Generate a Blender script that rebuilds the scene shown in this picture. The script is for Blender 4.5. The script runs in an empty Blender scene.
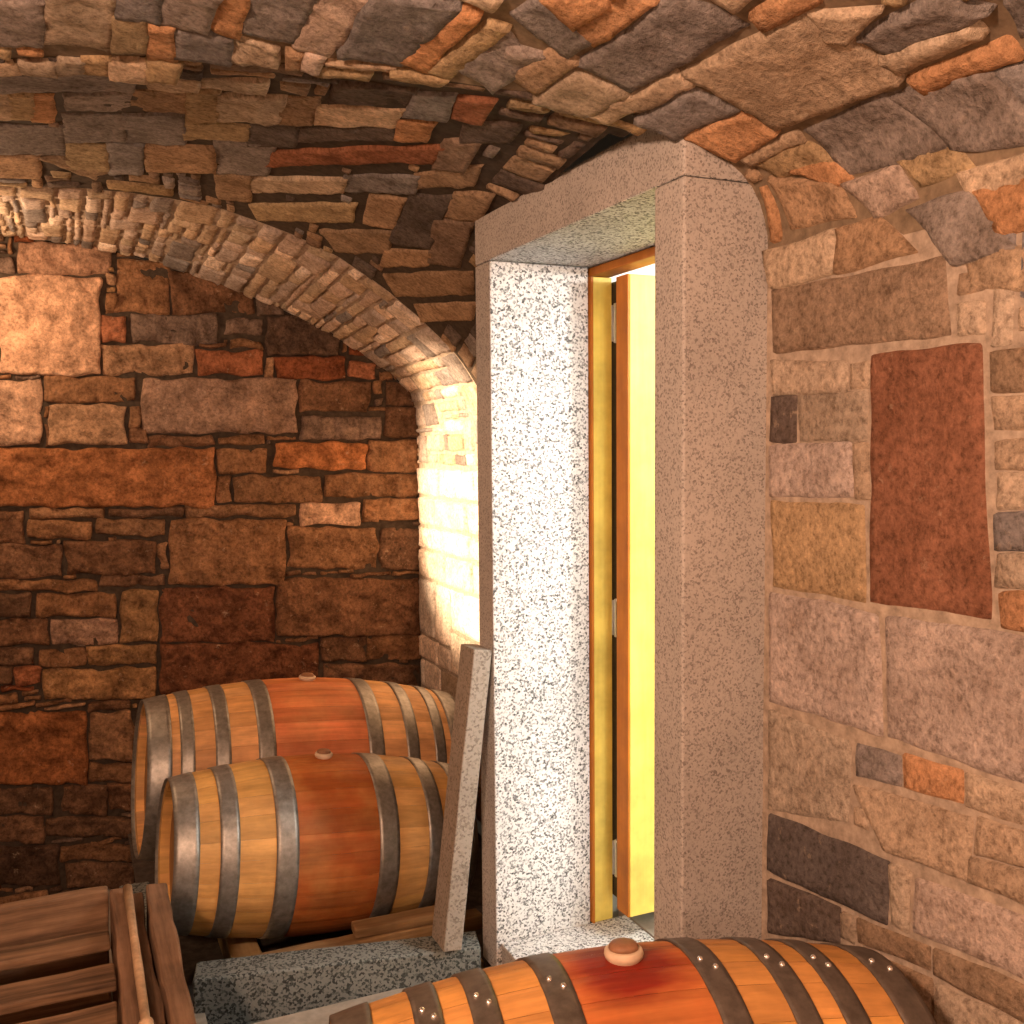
import bpy, bmesh, math, random
from mathutils import Vector, Matrix, noise
random.seed(7)
PI = math.pi
C = bpy.context.scene.collection
# ---------- shared room geometry (metres; eye level z=0, X across, Y along the vault) ----------
EYE_FLOOR = -1.64
S_END = 4.92
def catmull(pts, n=8):
    out=[]; P=[pts[0]]+list(pts)+[pts[-1]]
    for i in range(1,len(P)-2):
        p0,p1,p2,p3=P[i-1],P[i],P[i+1],P[i+2]
        for k in range(n):
            u=k/n
            out.append(tuple(0.5*((2*b)+(-a+c)*u+(2*a-5*b+4*c-d)*u*u+(-a+3*b-3*c+d)*u**3) for a,b,c,d in zip(p0,p1,p2,p3)))
    out.append(tuple(pts[-1])); return out
def cumlen(pl):
    L=[0.0]
    for a,b in zip(pl,pl[1:]): L.append(L[-1]+sum((x-y)**2 for x,y in zip(a,b))**.5)
    return L
class Curve:
    def __init__(self, pl):
        self.p=pl; self.l=cumlen(pl); self.L=self.l[-1]
    def at(self, d):
        l=self.l
        if d<=0: i=0
        elif d>=self.L: i=len(l)-2
        else:
            lo,hi=0,len(l)-1
            while hi-lo>1:
                m=(lo+hi)//2
                if l[m]<=d: lo=m
                else: hi=m
            i=lo
        f=(d-l[i])/max(1e-9,l[i+1]-l[i])
        return tuple(a+(b-a)*f for a,b in zip(self.p[i],self.p[i+1]))
T0=-0.35                                                     # crown line of the vaults
VAULT=[(1.37,.36),(1.362,.45),(1.31,.545),(1.20,.605),(1.06,.645),(.80,.72),(.50,.79),(.10,.86),(-.35,.885)]
_prof=catmull(VAULT,8)
PROFILE=Curve(_prof+[(2*T0-t,z) for t,z in reversed(_prof[:-1])])   # across the main vault, right springing to left springing
GROIN=[(1.37,1.74),(1.16,1.74),(1.06,1.745),(.97,1.79),(.87,1.87),(.69,1.99),(.41,2.20),(.14,2.41),(-.14,2.61),(-.35,2.74)]
_gr=catmull(GROIN,6)
def s_groin(t):
    if t<T0: t=2*T0-t
    for (a,sa),(b,sb) in zip(_gr,_gr[1:]):
        if b<=t<=a: return sa+(sb-sa)*(a-t)/max(1e-9,a-b)
    return 1.74 if t>1 else 2.74
ARCH2=[(-.35,.905),(-.21,.90),(.25,.915),(.61,.875),(.92,.774),(1.166,.645),(1.43,.439),(1.57,.28),(1.645,.12),(1.66,-.1)]
ARCH3=[(-.35,.925),(-.27,.922),(.267,.874),(.577,.785),(.904,.68),(1.2,.548),(1.457,.397),(1.61,.27),(1.65,.12),(1.66,-.1)]
S_ARCH=3.94
_c1=[(t,s_groin(t),z) for t,z in reversed(_prof)]            # crown -> right springing along the groin
C1=Curve(_c1)
C2=Curve([(t,S_ARCH,z) for t,z in catmull(ARCH2,8)])
C3=Curve([(t,S_END,z) for t,z in catmull(ARCH3,8)])
def mirror(p): return (2*T0-p[0],)+tuple(p[1:])
LOFT_U=2.2; LOFT_V=1.7
def loft(u,v):                                               # web between groin and far arch; u<0 is the mirrored half
    a=abs(u)/LOFT_U; p=C1.at(a*C1.L); q=C2.at(a*C2.L*.97)
    r=tuple(x+(y-x)*v/LOFT_V for x,y in zip(p,q))
    k=max(0,v/LOFT_V*(1-v/LOFT_V)); f=a/LOFT_U
    r=(r[0]+.35*k*f**4,r[1],r[2]+k*(.20+1.9*f*f*max(0,1.08-f)))     # the web domes up between its two edges
    return r if u>=0 else mirror(r)
RING_U=2.4+1.62; RING_V=.98
def ring(u,v):                                               # soffit of the far arch, then its pier down to the floor
    a=abs(u); 
    if a<=2.4: p=C2.at(a/2.4*C2.L); q=C3.at(a/2.4*C3.L)
    else:
        z=-.1-(a-2.4); p=(1.66,S_ARCH,z); q=(1.66,S_END,z)
    r=tuple(x+(y-x)*v/RING_V for x,y in zip(p,q))
    return r if u>=0 else mirror(r)
def vault(u,v):                                              # u along the profile from the right springing, v = distance along the axis
    t,z=PROFILE.at(u); return (t,v,z)
def endwall(u,v): return (u,S_END,v)
def rightwall(u,v): return (1.37,u,v)
# ---------- end shared geometry ----------
STONES_ENDWALL = '''l -0.231 0.737 0.173 0.761 0.157 0.32 -0.248 0.313
p -0.152 0.883 0.219 0.909 0.214 0.773 -0.158 0.751
b 0.242 0.838 0.472 0.853 0.465 0.606 0.234 0.596
n 0.477 0.8 0.85 0.822 0.844 0.623 0.471 0.607
g 0.857 0.69 0.991 0.697 0.989 0.618 0.855 0.612
r 0.168 0.583 0.277 0.588 0.273 0.467 0.164 0.464
g 0.293 0.595 0.681 0.611 0.677 0.48 0.289 0.468
g 0.713 0.595 0.892 0.603 0.89 0.525 0.711 0.518
d 0.906 0.615 1.259 0.63 1.255 0.434 0.901 0.424
t 0.168 0.455 0.569 0.468 0.565 0.328 0.163 0.32
r 0.58 0.438 0.884 0.446 0.881 0.334 0.577 0.328
R 0.939 0.421 1.286 0.43 1.284 0.319 0.936 0.313
l -0.464 0.285 -0.082 0.291 -0.093 0.005 -0.475 0.009
b -0.072 0.306 0.308 0.313 0.304 0.195 -0.076 0.192
p 0.34 0.302 1.043 0.315 1.037 0.052 0.332 0.055
n 1.057 0.304 1.406 0.309 1.403 0.161 1.053 0.16
t -0.056 0.182 0.26 0.184 0.254 0.006 -0.062 0.009
b 0.268 0.178 0.324 0.178 0.321 0.083 0.264 0.083
g 1.064 0.137 1.474 0.138 1.471 0.015 1.061 0.018
n 1.487 0.181 1.667 0.182 1.664 0.028 1.484 0.029
b 0.665 0.043 0.874 0.042 0.872 -0.004 0.664 -0.002
n 0.27 0.075 0.345 0.075 0.343 0.012 0.268 0.013
n 0.356 0.044 0.644 0.043 0.642 -0.006 0.355 -0.003
o -0.493 -0.005 0.648 -0.017 0.64 -0.296 -0.504 -0.256
b 0.659 -0.017 0.894 -0.02 0.891 -0.14 0.656 -0.135
O 0.926 0.003 1.385 -0.001 1.383 -0.127 0.923 -0.118
b 1.398 0.015 1.664 0.013 1.662 -0.144 1.395 -0.139
b 0.655 -0.146 0.718 -0.148 0.715 -0.282 0.652 -0.28
b 0.729 -0.148 1.155 -0.157 1.152 -0.29 0.726 -0.276
b 1.167 -0.15 1.661 -0.161 1.659 -0.277 1.165 -0.262
b 0.506 -0.282 1.024 -0.3 1.023 -0.357 0.505 -0.337
b -0.16 -0.274 0.158 -0.286 0.157 -0.331 -0.162 -0.318
n 0.168 -0.286 0.495 -0.297 0.494 -0.339 0.167 -0.327
n -0.381 -0.281 -0.179 -0.288 -0.184 -0.426 -0.386 -0.416
b -0.169 -0.326 0.099 -0.337 0.096 -0.422 -0.173 -0.41
b 0.111 -0.329 0.421 -0.341 0.418 -0.427 0.108 -0.412
l 1.043 -0.289 1.35 -0.299 1.348 -0.415 1.04 -0.402
b 1.368 -0.28 1.659 -0.289 1.657 -0.399 1.366 -0.387
n -0.404 -0.423 -0.029 -0.442 -0.035 -0.59 -0.41 -0.567
n -0.013 -0.428 0.37 -0.446 0.365 -0.6 -0.019 -0.576
b 0.382 -0.447 0.421 -0.449 0.417 -0.581 0.378 -0.579
b 0.433 -0.346 0.972 -0.367 0.964 -0.691 0.423 -0.655
b 0.987 -0.409 1.438 -0.428 1.435 -0.64 0.982 -0.613
n 1.451 -0.429 1.665 -0.438 1.661 -0.653 1.447 -0.641
b -0.375 -0.581 0.107 -0.612 0.105 -0.66 -0.377 -0.627
n 0.118 -0.589 0.412 -0.608 0.411 -0.663 0.116 -0.643
b -0.146 -0.653 0.195 -0.677 0.191 -0.785 -0.15 -0.758
G 0.211 -0.667 0.375 -0.678 0.367 -0.922 0.203 -0.907
D 0.383 -0.668 0.911 -0.703 0.904 -0.97 0.375 -0.922
n 0.924 -0.656 1.66 -0.702 1.656 -1.001 0.917 -0.936
n -0.382 -0.755 -0.095 -0.778 -0.1 -0.89 -0.386 -0.864
p -0.088 -0.774 0.191 -0.796 0.187 -0.916 -0.092 -0.891
n -0.359 -0.644 -0.159 -0.658 -0.163 -0.757 -0.363 -0.741
G 0.061 -0.909 0.36 -0.937 0.357 -1.028 0.058 -0.998
b -0.142 -0.908 0.051 -0.926 0.048 -1.001 -0.145 -0.982
n -0.369 -0.88 -0.154 -0.9 -0.156 -0.97 -0.372 -0.949
D 0.375 -0.931 1.125 -0.999 1.119 -1.264 0.367 -1.179
n 1.135 -0.962 1.366 -0.983 1.364 -1.113 1.132 -1.091
b 1.376 -0.974 1.656 -0.998 1.654 -1.127 1.374 -1.1
r -0.239 -0.977 -0.134 -0.988 -0.137 -1.068 -0.243 -1.057
n -0.372 -0.964 -0.247 -0.976 -0.25 -1.052 -0.375 -1.039
G -0.127 -0.999 0.357 -1.048 0.352 -1.188 -0.132 -1.133
n 1.146 -1.099 1.653 -1.149 1.651 -1.316 1.143 -1.259
R 1.305 0.528 1.481 0.534 1.479 0.44 1.303 0.435
r 1.302 0.412 1.442 0.415 1.44 0.322 1.3 0.319
n 1.489 0.311 1.669 0.314 1.667 0.191 1.487 0.19
o -0.438 -1.157 0.048 -1.215 0.036 -1.551 -0.451 -1.478
b 0.057 -1.22 0.245 -1.242 0.237 -1.47 0.049 -1.443
n -0.452 -1.501 -0.101 -1.555 -0.105 -1.669 -0.457 -1.612
n -0.068 -1.542 0.122 -1.571 0.117 -1.711 -0.073 -1.68
n 0.128 -1.561 0.242 -1.578 0.238 -1.703 0.124 -1.685
n -0.458 -1.626 -0.148 -1.676 -0.152 -1.798 -0.462 -1.744
n -0.142 -1.681 0.237 -1.743 0.234 -1.829 -0.145 -1.764
b -0.084 -1.82 0.232 -1.876 0.23 -1.952 -0.087 -1.894
d -0.463 -1.757 -0.091 -1.823 -0.097 -2.001 -0.47 -1.93
n -0.066 -1.905 0.23 -1.959 0.226 -2.073 -0.07 -2.016
b 0.049 -1.454 0.237 -1.48 0.234 -1.573 0.045 -1.545'''
STONES_RIGHTWALL = '''c 1.718 0.314 1.27 0.309 1.248 0.172 1.709 0.183
t 1.724 0.17 1.498 0.143 1.497 0.091 1.715 0.095
t 1.49 0.144 1.439 0.142 1.438 0.092 1.489 0.093
d 1.723 0.091 1.641 0.092 1.639 -0.004 1.721 -0.006
t 1.637 0.089 1.444 0.089 1.436 -0.002 1.632 -0.004
p 1.721 -0.012 1.479 -0.006 1.473 -0.109 1.72 -0.12
G 1.72 -0.128 1.445 -0.123 1.435 -0.309 1.709 -0.313
t 1.472 -0.009 1.436 -0.005 1.434 -0.114 1.468 -0.116
R 1.434 0.16 1.189 0.152 1.156 -0.298 1.427 -0.308
b 1.169 0.135 1.016 0.142 1.014 0.076 1.167 0.074
t 1.169 0.066 1.013 0.072 1.012 0.018 1.165 0.009
t 1.159 -0.009 1.011 0.007 1.009 -0.044 1.156 -0.049
t 1.152 -0.056 1.009 -0.051 1.008 -0.103 1.15 -0.114
g 1.154 -0.121 1.007 -0.108 1.005 -0.166 1.152 -0.184
t 1.152 -0.191 1.005 -0.173 1.003 -0.229 1.151 -0.245
o 1.14 -0.252 1.003 -0.236 1.001 -0.299 1.138 -0.302
p 1.721 -0.321 1.407 -0.324 1.386 -0.549 1.718 -0.567
p 1.387 -0.325 0.995 -0.308 0.987 -0.549 1.379 -0.551
t 1.718 -0.579 1.463 -0.582 1.474 -0.743 1.714 -0.802
g 1.457 -0.58 1.343 -0.577 1.342 -0.631 1.456 -0.65
O 1.337 -0.571 1.208 -0.564 1.202 -0.619 1.335 -0.631
t 1.203 -0.564 0.986 -0.565 0.985 -0.614 1.198 -0.621
t 1.471 -0.67 1.18 -0.633 1.194 -0.745 1.359 -0.762
t 1.171 -0.631 0.985 -0.614 0.983 -0.66 1.179 -0.7
t 1.186 -0.713 0.983 -0.668 0.981 -0.733 1.189 -0.744
d 1.714 -0.809 1.366 -0.779 1.364 -0.905 1.713 -0.937
t 1.361 -0.783 1.317 -0.778 1.32 -0.896 1.358 -0.901
p 1.307 -0.786 0.98 -0.75 0.977 -0.853 1.305 -0.889
d 1.712 -0.957 1.494 -0.927 1.493 -0.992 1.71 -1.081
t 1.486 -0.932 1.45 -0.927 1.455 -0.983 1.485 -0.988
b 1.445 -0.927 1.265 -0.899 1.264 -0.94 1.444 -0.973
b 1.259 -0.9 0.976 -0.866 0.974 -0.926 1.258 -0.943
b 1.443 -0.986 1.261 -0.955 1.259 -1.026 1.441 -1.081
t 1.253 -0.959 1.087 -0.94 1.085 -0.99 1.251 -1.038'''
STONES_VAULT = '''g 0.649 1.667 0.642 1.365 0.521 1.335 0.539 1.665
t 0.507 1.537 0.481 1.245 0.267 1.256 0.283 1.549
g 0.818 1.614 0.796 1.539 0.68 1.588 0.683 1.677
O 0.809 1.513 0.755 1.457 0.717 1.466 0.722 1.566
O 0.713 1.568 0.695 1.423 0.655 1.403 0.666 1.588
g 0.771 1.739 0.714 1.687 0.705 1.789 0.74 1.83
b 0.718 1.832 0.705 1.682 0.665 1.66 0.662 1.832
t 0.649 1.869 0.642 1.698 0.531 1.678 0.544 1.835
t 0.537 1.826 0.514 1.551 0.472 1.56 0.504 1.821
g 0.466 1.763 0.462 1.574 0.361 1.566 0.375 1.754
O 0.366 1.739 0.34 1.569 0.28 1.559 0.253 1.69
t 0.255 1.687 0.251 1.519 0.229 1.534 0.233 1.681
G 0.22 1.675 0.218 1.531 0.17 1.486 0.173 1.641
O 0.173 1.608 0.167 1.501 0.131 1.467 0.123 1.523
g 0.244 1.511 0.248 1.316 0.124 1.24 0.137 1.475
g 0.248 1.31 0.213 1.122 0.085 1.083 0.123 1.232
g 0.382 1.231 0.385 1.101 0.321 1.042 0.329 1.231
t 0.323 1.245 0.31 1.085 0.287 1.086 0.288 1.245
O 0.262 1.247 0.251 1.061 0.222 1.071 0.227 1.235
O 0.539 1.306 0.519 1.192 0.485 1.208 0.508 1.32
t 0.491 1.232 0.427 1.145 0.401 1.252 0.428 1.257
g 0.213 1.118 0.197 0.998 0.143 1.02 0.154 1.099
G 0.121 1.365 0.119 1.242 0.09 1.205 0.079 1.305
p 0.114 1.497 0.119 1.369 0.063 1.324 0.046 1.406
b 0.183 1.671 0.114 1.516 0.062 1.474 0.071 1.656
t 0.034 1.736 0.034 1.532 -0.035 1.527 -0.042 1.709
b 0.033 1.519 0.039 1.437 -0.025 1.322 -0.038 1.523
g 0.037 1.351 0.041 1.225 -0.061 1.121 -0.063 1.233
t 0.073 1.241 0.061 1.036 0.029 1.037 0.04 1.207
O 0.036 1.213 0.025 1.037 -0.032 1.036 -0.039 1.146
t -0.07 1.231 -0.069 1.036 -0.149 1.036 -0.102 1.206
g 0.33 1.003 0.316 0.924 0.248 0.969 0.258 1.04
g 1.696 2.286 1.566 2.213 1.57 2.427 1.714 2.524
t 1.559 2.162 1.438 2.084 1.433 2.365 1.56 2.427
G 1.431 2.199 1.376 2.149 1.37 2.314 1.425 2.382
g 1.432 2.057 1.36 2.003 1.352 2.163 1.43 2.186
g 1.353 1.997 1.264 1.923 1.268 2.117 1.342 2.167
O 1.262 1.943 1.214 1.902 1.213 2.093 1.258 2.121
O 1.369 2.182 1.329 2.149 1.307 2.334 1.353 2.375
g 1.32 2.18 1.221 2.119 1.2 2.243 1.301 2.314
t 1.216 2.114 1.128 2.098 1.114 2.171 1.195 2.239
g 1.208 1.918 1.114 1.791 1.112 2.036 1.2 2.08
p 1.104 1.803 1.033 1.739 1.034 2.034 1.101 2.072
g 1.034 1.719 0.893 1.647 0.912 1.954 1.016 2.02
O 0.912 1.946 0.882 1.653 0.861 1.662 0.861 1.942
G 0.856 1.95 0.826 1.67 0.804 1.661 0.811 1.929
g 0.81 1.876 0.789 1.677 0.711 1.763 0.727 1.916
t 1.702 2.625 1.62 2.573 1.625 2.641 1.706 2.687
t 1.617 2.577 1.54 2.524 1.54 2.596 1.619 2.644
t 1.536 2.502 1.491 2.473 1.49 2.563 1.536 2.594
G 1.487 2.47 1.435 2.426 1.431 2.529 1.486 2.566
t 1.43 2.459 1.356 2.393 1.352 2.514 1.427 2.529
G 1.352 2.39 1.302 2.339 1.297 2.431 1.345 2.481
b 1.108 2.093 1.08 2.065 1.067 2.142 1.092 2.168
p 1.076 2.062 1.044 2.044 1.035 2.125 1.061 2.142
t 1.032 2.061 0.919 1.973 0.907 2.037 1.016 2.106
G 0.912 1.98 0.813 1.929 0.816 1.98 0.896 2.031'''
STONES_LOFT = '''g 0.193 0.224 0.611 0.235 0.596 0.453 0.171 0.461
G 0.278 0.49 0.328 0.491 0.301 0.86 0.251 0.844
O 0.333 0.517 0.381 0.518 0.358 0.868 0.307 0.873
t 0.194 0.489 0.272 0.49 0.244 0.851 0.163 0.86
g 0.421 0.517 0.592 0.48 0.571 0.714 0.408 0.724
b 0.603 0.464 0.749 0.385 0.735 0.654 0.586 0.715
g 0.398 0.776 0.556 0.76 0.544 1.037 0.383 1.133
g 0.564 0.746 0.729 0.681 0.719 1.029 0.548 1.108
G 0.754 0.4 0.822 0.37 0.816 0.693 0.741 0.733
t 0.83 0.433 0.994 0.314 0.989 0.612 0.826 0.709
b 1 0.337 1.081 0.29 1.077 0.556 0.997 0.617
t 0.788 0.25 0.947 0.18 0.94 0.329 0.787 0.338
t 0.653 0.264 0.779 0.253 0.765 0.372 0.648 0.401
d 1.122 0.146 1.286 0.102 1.288 0.229 1.115 0.332
t 1.093 0.382 1.289 0.264 1.288 0.399 1.092 0.544
G 0.737 0.77 0.914 0.689 0.902 0.839 0.729 0.983
d 0.922 0.69 1.049 0.603 1.04 0.79 0.918 0.92
d 1.058 0.597 1.301 0.414 1.302 0.536 1.063 0.755
O 1.299 0.373 1.374 0.311 1.377 0.452 1.315 0.508
R 1.001 0.886 1.424 0.453 1.422 0.606 0.978 1.082
g 0.818 0.95 0.991 0.842 0.969 1.17 0.824 1.298
b 0.607 1.12 0.807 1.009 0.813 1.278 0.606 1.407
G 0.386 1.133 0.494 1.136 0.475 1.446 0.368 1.468
g 0.505 1.103 0.599 1.1 0.579 1.448 0.489 1.483
g 0.132 0.931 0.379 0.941 0.365 1.288 0.105 1.284
b 0.103 1.324 0.288 1.318 0.273 1.574 0.086 1.569
t 0.934 1.241 1.213 0.957 1.212 1.131 0.929 1.441
g 1.219 0.923 1.404 0.715 1.419 0.877 1.227 1.106
b 0.817 1.321 0.923 1.231 0.918 1.506 0.831 1.57
G 0.93 1.532 1.261 1.143 1.264 1.345 0.967 1.69
b 1.307 1.041 1.401 0.929 1.407 1.172 1.32 1.288
b 1.408 0.703 1.537 0.489 1.559 0.676 1.425 0.839
n 1.428 0.428 1.497 0.347 1.512 0.555 1.443 0.625
d 1.427 0.898 1.519 0.767 1.545 1.162 1.421 1.334
b 1.539 0.766 1.619 0.641 1.639 0.838 1.549 0.944
b 1.175 1.515 1.405 1.217 1.413 1.438 1.262 1.657
b 1.419 1.379 1.547 1.186 1.56 1.335 1.425 1.558
n 1.525 0.992 1.613 0.864 1.663 1.17 1.575 1.291
b 1.435 1.575 1.695 1.142 1.747 1.304 1.525 1.684
g 1.295 0.139 1.364 0.075 1.392 0.269 1.303 0.317
R 1.388 0.098 1.456 0.073 1.463 0.223 1.411 0.245
d 1.441 0.269 1.546 0.18 1.562 0.306 1.468 0.385
b 1.582 1.617 1.761 1.312 1.794 1.438 1.652 1.708
b 0.294 1.342 0.366 1.313 0.481 1.485 0.468 1.625 0.278 1.615'''
# ------------------------------------------------------------------ materials
def new_mat(name):
    m = bpy.data.materials.new(name); m.use_nodes = True
    nt = m.node_tree; nt.nodes.clear()
    out = nt.nodes.new('ShaderNodeOutputMaterial'); b = nt.nodes.new('ShaderNodeBsdfPrincipled')
    nt.links.new(b.outputs[0], out.inputs[0]); b.inputs['Roughness'].default_value = .85
    if 'Specular IOR Level' in b.inputs: b.inputs['Specular IOR Level'].default_value = .25
    return m, nt, b
def N(nt, kind, **kw):
    n = nt.nodes.new(kind)
    for k, v in kw.items():
        if k in n.inputs.keys(): n.inputs[k].default_value = v
        else: setattr(n, k, v)
    return n
def coords(nt, scale=(1, 1, 1)):
    t = N(nt, 'ShaderNodeTexCoord'); mp = N(nt, 'ShaderNodeMapping'); mp.inputs['Scale'].default_value = scale
    nt.links.new(t.outputs['Object'], mp.inputs['Vector']); return mp.outputs[0]
def noise_tex(nt, vec, scale, detail=4, rough=.6):
    n = N(nt, 'ShaderNodeTexNoise', Scale=scale, Detail=detail, Roughness=rough); nt.links.new(vec, n.inputs['Vector']); return n
def ramp(nt, fac, stops):
    r = N(nt, 'ShaderNodeValToRGB'); e = r.color_ramp.elements
    e[0].position, e[0].color = stops[0][0], (*stops[0][1], 1)
    e[1].position, e[1].color = stops[-1][0], (*stops[-1][1], 1)
    for p, c in stops[1:-1]:
        x = e.new(p); x.color = (*c, 1)
    nt.links.new(fac, r.inputs[0]); return r.outputs[0]
def mix(nt, kind, fac, a, b):
    m = N(nt, 'ShaderNodeMix', data_type='RGBA', blend_type=kind)
    for sock, v in ((m.inputs[0], fac), (m.inputs[6], a), (m.inputs[7], b)):
        if hasattr(v, 'links'): nt.links.new(v, sock)
        else: sock.default_value = v if isinstance(v, float) else (*v, 1)
    return m.outputs[2]
def bump(nt, b, height, strength, dist):
    n = N(nt, 'ShaderNodeBump', Strength=strength, Distance=dist); nt.links.new(height, n.inputs['Height'])
    nt.links.new(n.outputs[0], b.inputs['Normal'])

def stone_material(name, contrast, spots):
    m, nt, b = new_mat(name); v = coords(nt); b.inputs['Roughness'].default_value = 1; b.inputs['Specular IOR Level'].default_value = .06
    at = N(nt, 'ShaderNodeAttribute', attribute_name='stone')
    n1 = noise_tex(nt, v, 9, 6, .7); n2 = noise_tex(nt, v, 70, 5, .75); n3 = noise_tex(nt, v, 26, 5, .7)
    lo, hi = 1 - contrast, 1 + contrast
    c = mix(nt, 'MULTIPLY', 1.0, at.outputs['Color'], ramp(nt, n1.outputs['Fac'], [(.3, (lo, lo*.95, lo*.9)), (.5, (1, 1, 1)), (.7, (hi, hi, hi))]))
    c = mix(nt, 'MULTIPLY', 1.0, c, ramp(nt, n2.outputs['Fac'], [(.34, (.55, .52, .5)), (.5, (1, 1, 1)), (.66, (1.35, 1.32, 1.3))]))
    c = mix(nt, 'MIX', ramp(nt, n3.outputs['Fac'], [(.62, (0, 0, 0)), (.72, (spots,)*3)]), c, (.62, .48, .34))
    nt.links.new(c, b.inputs['Base Color'])
    add = N(nt, 'ShaderNodeMath', operation='ADD'); nt.links.new(n2.outputs['Fac'], add.inputs[0]); nt.links.new(n3.outputs['Fac'], add.inputs[1])
    bump(nt, b, add.outputs[0], .7, .012)
    return m
def granite_material(name, dark, mid, light, scale=85, s=1.0):
    m, nt, b = new_mat(name); v = coords(nt)
    vo = N(nt, 'ShaderNodeTexVoronoi', Scale=scale); nt.links.new(v, vo.inputs['Vector'])
    sep = N(nt, 'ShaderNodeSeparateColor'); nt.links.new(vo.outputs['Color'], sep.inputs[0])
    n = noise_tex(nt, v, scale*.9, 3, .7)
    mx = N(nt, 'ShaderNodeMath', operation='ADD'); nt.links.new(sep.outputs[0], mx.inputs[0]); nt.links.new(n.outputs['Fac'], mx.inputs[1])
    hf = N(nt, 'ShaderNodeMath', operation='MULTIPLY'); nt.links.new(mx.outputs[0], hf.inputs[0]); hf.inputs[1].default_value = .6
    c = ramp(nt, hf.outputs[0], [(.3, dark), (.46, mid), (.62, light)])
    big = noise_tex(nt, v, 3, 3, .6)
    c = mix(nt, 'MULTIPLY', 1.0, c, ramp(nt, big.outputs['Fac'], [(.3, (.86,)*3), (.7, (1.1,)*3)]))
    nt.links.new(c, b.inputs['Base Color']); b.inputs['Roughness'].default_value = .7
    bump(nt, b, hf.outputs[0], .25*s, .006)
    return m
def wood_material(name, base, dark, axis='X', rough=.6, attr=None, grain=60):
    m, nt, b = new_mat(name)
    sc = {'X': (1.2, grain/3, grain/3), 'Y': (grain/3, 1.2, grain/3), 'Z': (grain/3, grain/3, 1.2)}[axis]
    v = coords(nt, sc); n = noise_tex(nt, v, 1.5, 6, .65); v2 = coords(nt); n2 = noise_tex(nt, v2, 6, 4, .6)
    c = ramp(nt, n.outputs['Fac'], [(.3, dark), (.62, base)])
    c = mix(nt, 'MULTIPLY', 1.0, c, ramp(nt, n2.outputs['Fac'], [(.3, (.72, .7, .68)), (.65, (1.12, 1.1, 1.08))]))
    if attr:
        a = N(nt, 'ShaderNodeAttribute', attribute_name=attr); c = mix(nt, 'MULTIPLY', 1.0, c, a.outputs['Color'])
    nt.links.new(c, b.inputs['Base Color']); b.inputs['Roughness'].default_value = rough
    bump(nt, b, n.outputs['Fac'], .25, .004)
    return m, nt, b, c
def plain(name, col, rough=.6, metal=0.0, var=.2, scale=30):
    m, nt, b = new_mat(name); v = coords(nt); n = noise_tex(nt, v, scale, 4, .65)
    c = ramp(nt, n.outputs['Fac'], [(.3, tuple(x*(1-var) for x in col)), (.7, tuple(min(1, x*(1+var)) for x in col))])
    nt.links.new(c, b.inputs['Base Color']); b.inputs['Roughness'].default_value = rough; b.inputs['Metallic'].default_value = metal
    bump(nt, b, n.outputs['Fac'], .15, .003)
    return m
M_end = stone_material('rough_wall_stone', .62, .38)
M_right = stone_material('dressed_wall_stone', .25, .35)
M_vault = stone_material('vault_stone', .4, .15)
M_pier = stone_material('arch_stone', .3, .2)
M_granite = granite_material('granite_surround', (.23, .21, .195), (.385, .36, .335), (.48, .45, .42), 240)
M_slab = granite_material('tan_granite', (.19, .155, .125), (.285, .24, .195), (.35, .30, .25), 150)
M_granite_cut = granite_material('granite_sawn', (.07, .07, .07), (.36, .36, .355), (.72, .72, .71), 180)
M_kerb = granite_material('granite_kerb', (.03, .035, .035), (.06, .072, .07), (.20, .22, .21), 150)
M_floor = plain('worn_stone_floor', (.33, .29, .24), .8, 0, .25, 14)
M_earth = plain('dark_earth_floor', (.07, .055, .045), .95, 0, .4, 30)
M_plaster = plain('white_plaster', (.78, .79, .78), .8, 0, .05, 20)
M_hoop = plain('galvanised_steel', (.30, .285, .26), .48, .75, .3, 40)
M_hoop_dark = plain('dark_steel_strap', (.15, .125, .105), .5, .55, .3, 40)
M_rivet = plain('bright_rivet_steel', (.85, .83, .8), .25, .9, .05, 80)
M_bung = plain('silicone_bung', (.62, .47, .33), .5, 0, .12, 30)
M_bung_dark = plain('stained_bung_top', (.26, .13, .07), .5, 0, .2, 50)
M_yellow, *_ = wood_material('yellow_varnished_pine', (.88, .72, .17), (.82, .64, .13), 'Z', .45)
M_pine_shaded, *_ = wood_material('shaded_orange_pine', (.56, .20, .022), (.46, .15, .014), 'Z', .5)  # shade of the unlit pine edges is put into this orange
M_black = plain('black_gap_shade', (.035, .03, .022), .6, 0, .3, 60)
M_hinge = plain('zinc_hinge', (.6, .6, .58), .35, .8, .1, 60)
M_old, *_ = wood_material('old_brown_timber_across', (.27, .16, .09), (.05, .028, .016), 'X', .75)
M_oldy, *_ = wood_material('old_brown_timber_along', (.24, .14, .085), (.05, .028, .016), 'Y', .75)
M_beam, *_ = wood_material('bearer_timber', (.36, .23, .11), (.16, .09, .04), 'X', .75)
M_block, *_ = wood_material('pale_timber', (.55, .40, .20), (.40, .27, .12), 'Y', .75)
M_rod = plain('worn_rod_wood', (.50, .33, .2), .5, 0, .3, 30)
M_wallbase = plain('lime_mortar', (.20, .15, .10), .95, 0, .35, 40)
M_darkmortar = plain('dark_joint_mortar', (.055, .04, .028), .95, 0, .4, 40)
M_palemortar = plain('pale_joint_mortar', (.37, .30, .235), .95, 0, .35, 40)
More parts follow.
